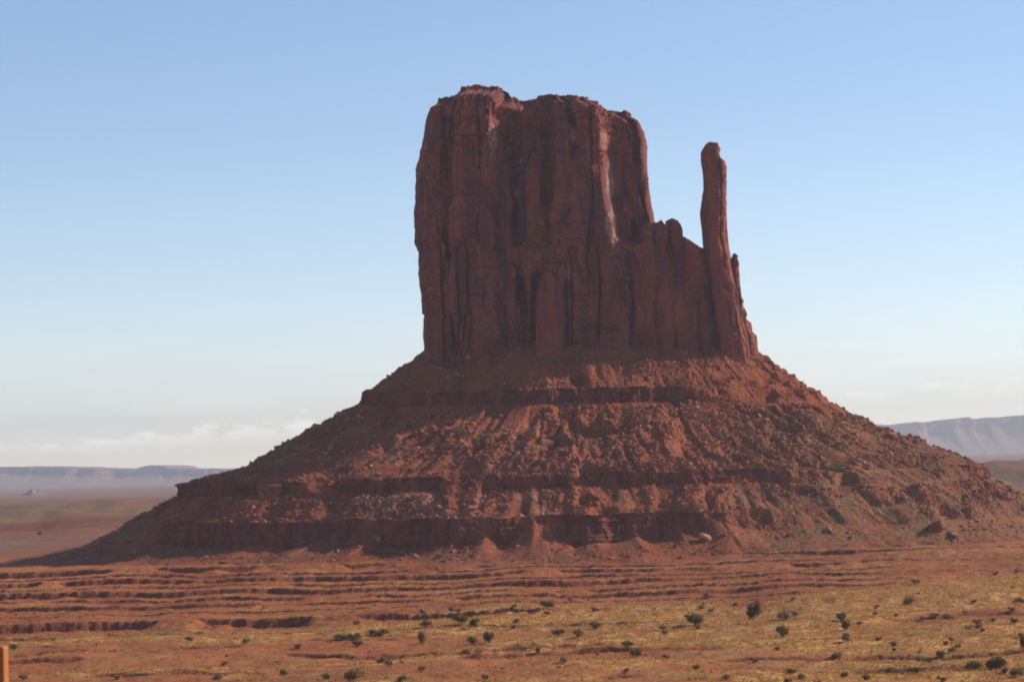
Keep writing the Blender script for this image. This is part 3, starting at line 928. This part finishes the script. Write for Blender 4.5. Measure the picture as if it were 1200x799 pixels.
r_, c_ = pick(2600)
ok = (steep[r_, c_] < 0.2) & (sn[c_] > 0.0)
r_, c_ = r_[ok], c_[ok]
n_b = 0
for a_, b_ in zip(r_, c_):
    p = TAL[a_, b_]
    rkk, xm = rkv[a_], p[0] - CX
    if rkk < 2.2:
        continue
    px_here = 600 + p[0] / p[1] * FOC
    if not (-10 < px_here < 1205):
        continue
    if xm > 95:
        if random.random() < 0.35: continue
        key, lab, grp = 'red', 'rust red boulder lodged among olive scrub on the butte\'s right slope', 'boulders on the right slope'
    elif rkk < 3:
        key, lab, grp = 'red', 'red boulder on the narrow shelf just under the main cliff', 'boulders on the upper shelf'
    elif rkk < 7.1:
        key, lab, grp = 'red', 'reddish boulder on the broad rubble slope between upper and middle ledges', 'boulders on the broad middle slope'
    elif rkk < 9.1:
        pl = pale[a_, b_] > 0.3
        key = 'pale' if pl else 'red'
        lab = 'pale tan boulder in the light rubble strip above the lower cliff' if pl else 'brown red boulder on the strip between middle ledge and lower cliff'
        grp = 'pale boulders above the lower cliff' if pl else 'red boulders above the lower cliff'
    else:
        key, lab, grp = 'red', 'fallen red block lying at the foot of the lower cliff', 'blocks at the foot of the lower cliff'
    s = (2.4 if xm < 95 else 3.2) + random.paretovariate(2.6) * 0.9
    s = min(s, 7.0)
    boulder((p[0], p[1], p[2] + 0.12 * s), s, key, lab, grp)
    n_b += 1
    if n_b >= 235:
        break


def near_talus(px, py):
    """Talus vertex nearest to a photo pixel, on the camera side."""
    d = TAL.reshape(-1, 3)
    v = d @ np.array(RIGHT); u = d @ np.array(UP); f = d @ np.array(_F)
    e = (600 + v / f * FOC - px) ** 2 + (399.5 - u / f * FOC - py) ** 2
    e = np.where(d[:, 1] > DC - 5, 1e9, e)
    return d[int(np.argmin(e))]


for px, py, s, key, lab in [
        (1095, 622, 11.0, 'red', 'largest dark red boulder low on the right slope, with a big shadowed face'),
        (1117, 628, 7.0, 'red', 'pinkish slab of rock right of the largest boulder on the right slope'),
        (972, 622, 6.0, 'red', 'flat tilted pink block on the lower right slope'),
        (1150, 585, 6.0, 'red', 'long tilted slab below the ledge at the right edge'),
        (1045, 512, 7.5, 'red', 'blocky boulder on the right skyline, upper of the two'),
        (1020, 499, 7.0, 'red', 'dark square boulder standing on the right skyline nearest the cliff'),
        (985, 488, 5.5, 'red', 'orange boulder catching sun just under the right skyline'),
        (640, 522, 9.0, 'red', 'large shadowed block in the middle of the broad slope'),
        (705, 520, 8.0, 'red', 'large block right of the central hollow on the broad slope'),
        (442, 632, 5.0, 'pale', 'whitish block at the foot of the lower cliff in a gully'),
        (508, 502, 4.5, 'pale', 'bright pale stone high on the broad slope\'s left side'),
        (890, 600, 6.5, 'red', 'reddish block on the mound ending the lower cliff')]:
    p = near_talus(px, py)
    boulder((p[0], p[1], p[2] + 0.1 * s), s, key, lab, None)

# ------------------------------------------------------------------ plants
def clump(n, w, h, seed, leaf, lumps=5):
    """Leafy bush: many small faces spread through a few overlapping lobes, plus short stems; unit metres."""
    r = np.random.default_rng(seed)
    V, F = [], []
    cen = [(r.uniform(-0.3, 0.3) * w, r.uniform(-0.3, 0.3) * w, h * r.uniform(0.3, 0.68), r.uniform(0.2, 0.33)) for _ in range(lumps)]
    for i in range(n):
        cx_, cy_, cz_, rr_ = cen[r.integers(lumps)]
        d = r.normal(size=3); d /= np.linalg.norm(d)
        k = r.uniform(0.35, 1.08)
        p = np.array([cx_, cy_, cz_]) + d * k * np.array([rr_ * w, rr_ * w, rr_ * h * 1.15])
        if p[2] < 0.02 * h: p[2] = r.uniform(0.02, 0.2) * h
        a = r.normal(size=3); a /= np.linalg.norm(a)
        b = np.cross(a, d); b /= max(np.linalg.norm(b), 1e-3)
        q = leaf * r.uniform(0.6, 1.5)
        i0 = len(V)
        V += [p - a * q, p + b * q * 0.7, p + a * q, p - b * q * 0.7]
        F.append((i0, i0 + 1, i0 + 2, i0 + 3))
    for cx_, cy_, cz_, rr_ in cen:
        i0 = len(V)
        t_ = 0.035 * w
        V += [np.array((cx_ * .2 - t_, cy_ * .2, -0.15 * h)), np.array((cx_ * .2 + t_, cy_ * .2, -0.15 * h)), np.array((cx_ + t_ * .4, cy_, cz_)), np.array((cx_ - t_ * .4, cy_, cz_))]
        F.append((i0, i0 + 1, i0 + 2, i0 + 3))
    return np.array(V), np.array(F)


def bush_meshes(name, mat, count, n, seed, leaf, asp=0.8, lumps=6):
    L = []
    for i in range(count):
        V, F = clump(n, 1.0, asp, seed + i, leaf, lumps)
        me = mesh_np(name, V, F)
        me.materials.append(mat)
        L.append(me)
    return L


JUN = bush_meshes('juniper_shrub', M_JUNIPER, 6, 620, 200, 0.055, 0.85)
GRN = bush_meshes('green_shrub', M_GREEN, 4, 520, 230, 0.055, 0.7)
SAG = bush_meshes('sage_shrub', M_SAGE, 6, 240, 260, 0.085, 0.6, 5)


def bush(name, meshes, px, py, wpx, hpx, label, cat, group=None, asp=0.85):
    g = ground_hit(px, py)
    k = g.y / FOC
    o = bpy.data.objects.new(name, random.choice(meshes))
    COL.objects.link(o)
    o.location = (g.x, g.y, g.z - 0.05)
    o.rotation_euler.z = random.uniform(0, 6.28)
    o.scale = (wpx * k, wpx * k, hpx * k / asp)
    tag(o, label, cat, group)
    return o


for (n_, ms, px, py, w, h, lab) in [
        ('juniper_shrub', JUN, 818, 732, 25, 16, 'wide dark juniper left of the tallest shrub on the grass flat'),
        ('juniper_shrub', JUN, 883, 732, 18, 30, 'tallest dark juniper on the grass flat, narrow and upright'),
        ('sage_shrub', SAG, 917, 726, 20, 14, 'grey green shrub just right of the tallest juniper'),
        ('juniper_shrub', JUN, 986, 729, 17, 15, 'rounded juniper, upper of the touching pair right of centre'),
        ('juniper_shrub', JUN, 992, 738, 14, 14, 'round juniper, lower and darker of the touching pair right of centre'),
        ('juniper_shrub', JUN, 917, 747, 19, 16, 'low round juniper below the grey green shrub, right of centre'),
        ('juniper_shrub', JUN, 495, 756, 14, 17, 'small upright juniper on the bare yellow patch left of centre'),
        ('juniper_shrub', JUN, 540, 733, 20, 12, 'flat wide dark shrub at the upper edge of the grass'),
        ('juniper_shrub', JUN, 556, 736, 11, 12, 'small dark shrub touching the flat wide one on its right'),
        ('juniper_shrub', JUN, 573, 753, 15, 15, 'dark round shrub, right one of two below the grass edge'),
        ('green_shrub', GRN, 554, 755, 14, 13, 'olive round shrub, left one of two below the grass edge'),
        ('green_shrub', GRN, 398, 751, 22, 11, 'bright green low bush at the left end of the grass patch'),
        ('juniper_shrub', JUN, 416, 750, 22, 10, 'dark low bush joined to the bright green one'),
        ('juniper_shrub', JUN, 444, 745, 22, 10, 'dull green low bush between bare soil and grass, left of centre'),
        ('juniper_shrub', JUN, 501, 735, 18, 9, 'faint dark low bush near the foot of the red bank'),
        ('juniper_shrub', JUN, 642, 712, 16, 9, 'dark green bush tucked under the dark notch of the red terraces'),
        ('sage_shrub', SAG, 676, 747, 18, 15, 'dark brown bush in the grass at the picture\'s centre'),
        ('sage_shrub', SAG, 655, 745, 15, 13, 'grey brown bush left of the dark brown one'),
        ('green_shrub', GRN, 735, 757, 18, 9, 'green low bush beside a reddish bank below centre'),
        ('juniper_shrub', JUN, 1168, 786, 24, 22, 'big dark round juniper near the lower right corner'),
        ('green_shrub', GRN, 1140, 786, 24, 14, 'yellow green bush left of the big corner juniper'),
        ('green_shrub', GRN, 1192, 794, 20, 14, 'yellow green bush in the lower right corner'),
        ('green_shrub', GRN, 1102, 771, 17, 13, 'mid green bush between the bare strip and the corner bushes'),
        ('juniper_shrub', JUN, 1199, 765, 10, 22, 'dark shrub cut by the right edge of the picture'),
        ('sage_shrub', SAG, 1111, 725, 14, 10, 'grey bush, right of two on the pale right hand grass'),
        ('sage_shrub', SAG, 1096, 724, 14, 9, 'brownish bush, left of two on the pale right hand grass'),
        ('juniper_shrub', JUN, 1065, 709, 18, 11, 'dull dark bush in the upper right grass'),
        ('green_shrub', GRN, 1188, 730, 12, 9, 'small green bush near the right edge of the pale grass'),
        ('juniper_shrub', JUN, 47, 627, 7, 5, 'lone dark shrub on the flat plain behind the butte\'s left foot'),
        ('green_shrub', GRN, 382, 796, 11, 10, 'small green bush on the red foreground, left of centre'),
        ('juniper_shrub', JUN, 470, 799, 13, 10, 'dark bush at the bottom edge, left of centre'),
        ('green_shrub', GRN, 927, 790, 16, 10, 'green bush low in the foreground, right of centre'),
        ('green_shrub', GRN, 1174, 781, 14, 9, 'pale green bush touching the top of the big corner juniper')]:
    bush(n_, ms, px, py, w, h, lab, 'shrub')

# lesser shrubs dotted over the flat
cnt = 0
while cnt < 92:
    px = random.uniform(0, 1200)
    lim = np.interp(px, [p[0] for p in line_px], [p[1] for p in line_px])
    py = random.uniform(lim - 4, 806)
    if random.random() > 0.35 + 0.65 * px / 1200 or float(fbm(px / 55, py / 14, 3.3, 2, seed=170)) < random.uniform(-0.35, 0.25):
        continue
    sc = np.interp(py, [680, 800], [0.7, 1.25]) * min(0.55 + random.paretovariate(3.2) * 0.35, 1.9)
    g = random.random()
    if g < 0.72:
        bush('sage_shrub', SAG, px, py, 10 * sc, 6.5 * sc, 'small grey brown shrub dotted among the dry foreground grass', 'shrub', 'small brown shrubs on the flat', 0.6)
    elif g < 0.94:
        bush('green_shrub', GRN, px, py, 9 * sc, 5.5 * sc, 'small olive green tuft of brush on the foreground flat', 'shrub', 'small olive shrubs on the flat', 0.7)
    else:
        bush('juniper_shrub', JUN, px, py, 7.5 * sc, 6 * sc, 'small dark green shrub on the foreground flat', 'shrub', 'small dark shrubs on the flat')
    cnt += 1

# dry grass: tufts of a few blades
def tuft(seed):
    r = np.random.default_rng(seed)
    V, F = [], []
    for i in range(5):
        a = r.uniform(0, 6.28); d = np.array([math.cos(a), math.sin(a), 0]); e = np.array([-d[1], d[0], 0])
        i0 = len(V)
        b0 = d * r.uniform(0, 0.2)
        V += [b0 - e * 0.16, b0 + e * 0.16, b0 + d * r.uniform(0.25, 0.5) + np.array([0, 0, r.uniform(0.5, 0.9)])]
        F.append((i0, i0 + 1, i0 + 2))
    return np.array(V), np.array(F)


TUFT = [tuft(s) for s in range(10)]
inframe = (np.abs(side) < 0.235) & (GY > 640) & (GY < 1420) & (GX > -400)
w_ = ((grass ** 1.3 + 0.13) * (0.25 + sst(fbm(GX / 9, GY / 14, 5.9, 2, seed=171), -0.2, 0.4)) * inframe * RR * np.gradient(rad)[:, None]).ravel()
w_ = w_ / w_.sum()
idx = RNG.choice(w_.size, 36000, p=w_)
gp = np.stack([GX.ravel()[idx], GY.ravel()[idx], GZ.ravel()[idx] - 0.03], -1)
gp[:, 0] += RNG.uniform(-0.3, 0.3, len(gp))
o = link('dry_grass', scatter('dry_grass', M_GRASS, gp, RNG.uniform(0.6, 1.5, len(gp)), TUFT, upright=True), M_GRASS)
tag(o, 'straw yellow dry grass covering the foreground flat', 'grass', kind='stuff')

# olive scrub on the right slope
w_ = (veg * (1 - steep) * (sn > -0.1)[None, :] * seg_len[:, None]).ravel()
w_ = w_ / w_.sum()
idx = RNG.choice(w_.size, 4500, p=w_)
gp = TAL.reshape(-1, 3)[idx]
o = link('slope_scrub', scatter('slope_scrub', M_SCRUB, gp, RNG.uniform(0.7, 1.8, len(gp)), TUFT, upright=True), M_SCRUB)
tag(o, 'sparse olive scrub growing over the right slope of the butte', 'scrub', kind='stuff')


# ------------------------------------------------------------------ fence post at the lower left
def fence_post():
    ma, t, b, pos = material('orange_stained_wood', 0.6)
    n = noise_node(t, mapped(t, pos, (30, 30, 2)), 1.0, 4)
    t.links.new(mix(t, n, (0.33, 0.105, 0.030), (0.47, 0.185, 0.06)), b.inputs['Base Color'])
    Yp = 12.0
    top = at(7.5, 756, Yp)
    w = 0.11
    zg = -1.95
    bm = bmesh.new()
    bmesh.ops.create_cube(bm, size=1)
    h = top.z - zg
    for v in bm.verts:
        v.co = Vector((v.co.x * w, v.co.y * w, (v.co.z + 0.5) * h))
    vert_e = [e for e in bm.edges if abs(e.verts[0].co.z - e.verts[1].co.z) > 0.1]
    bmesh.ops.bevel(bm, geom=vert_e, offset=0.012, segments=3, profile=0.5, affect='EDGES')
    top_e = [e for e in bm.edges if all(v.co.z > h - 1e-4 for v in e.verts)]
    bmesh.ops.bevel(bm, geom=top_e, offset=0.014, segments=3, profile=0.5, affect='EDGES')
    me = bpy.data.meshes.new('fence_post')
    bm.to_mesh(me); bm.free()
    o = link('fence_post', me, ma)
    o.location = (top.x - w / 2, Yp, zg)
    tag(o, 'orange wooden post top in the lower left corner, close to the viewer', 'post')


fence_post()

# ------------------------------------------------------------------ air
bm = bmesh.new()
bmesh.ops.create_cube(bm, size=1)
for v in bm.verts:
    v.co = Vector((v.co.x * 68000, v.co.y * 68000, -140 if v.co.z < 0 else 760))
me = bpy.data.meshes.new('haze')
bm.to_mesh(me); bm.free()
hm = bpy.data.materials.new('haze_air')
hm.use_nodes = True
ht = hm.node_tree
ht.nodes.clear()
pv = nd(ht, 'ShaderNodeVolumePrincipled')
pv.inputs['Color'].default_value = (0.90, 0.93, 1.0, 1)
pv.inputs['Density'].default_value = 3.4e-5
pv.inputs['Anisotropy'].default_value = 0.25
mo = nd(ht, 'ShaderNodeOutputMaterial')
ht.links.new(pv.outputs[0], mo.inputs['Volume'])
hz = link('haze', me, hm)
tag(hz, kind='stuff')
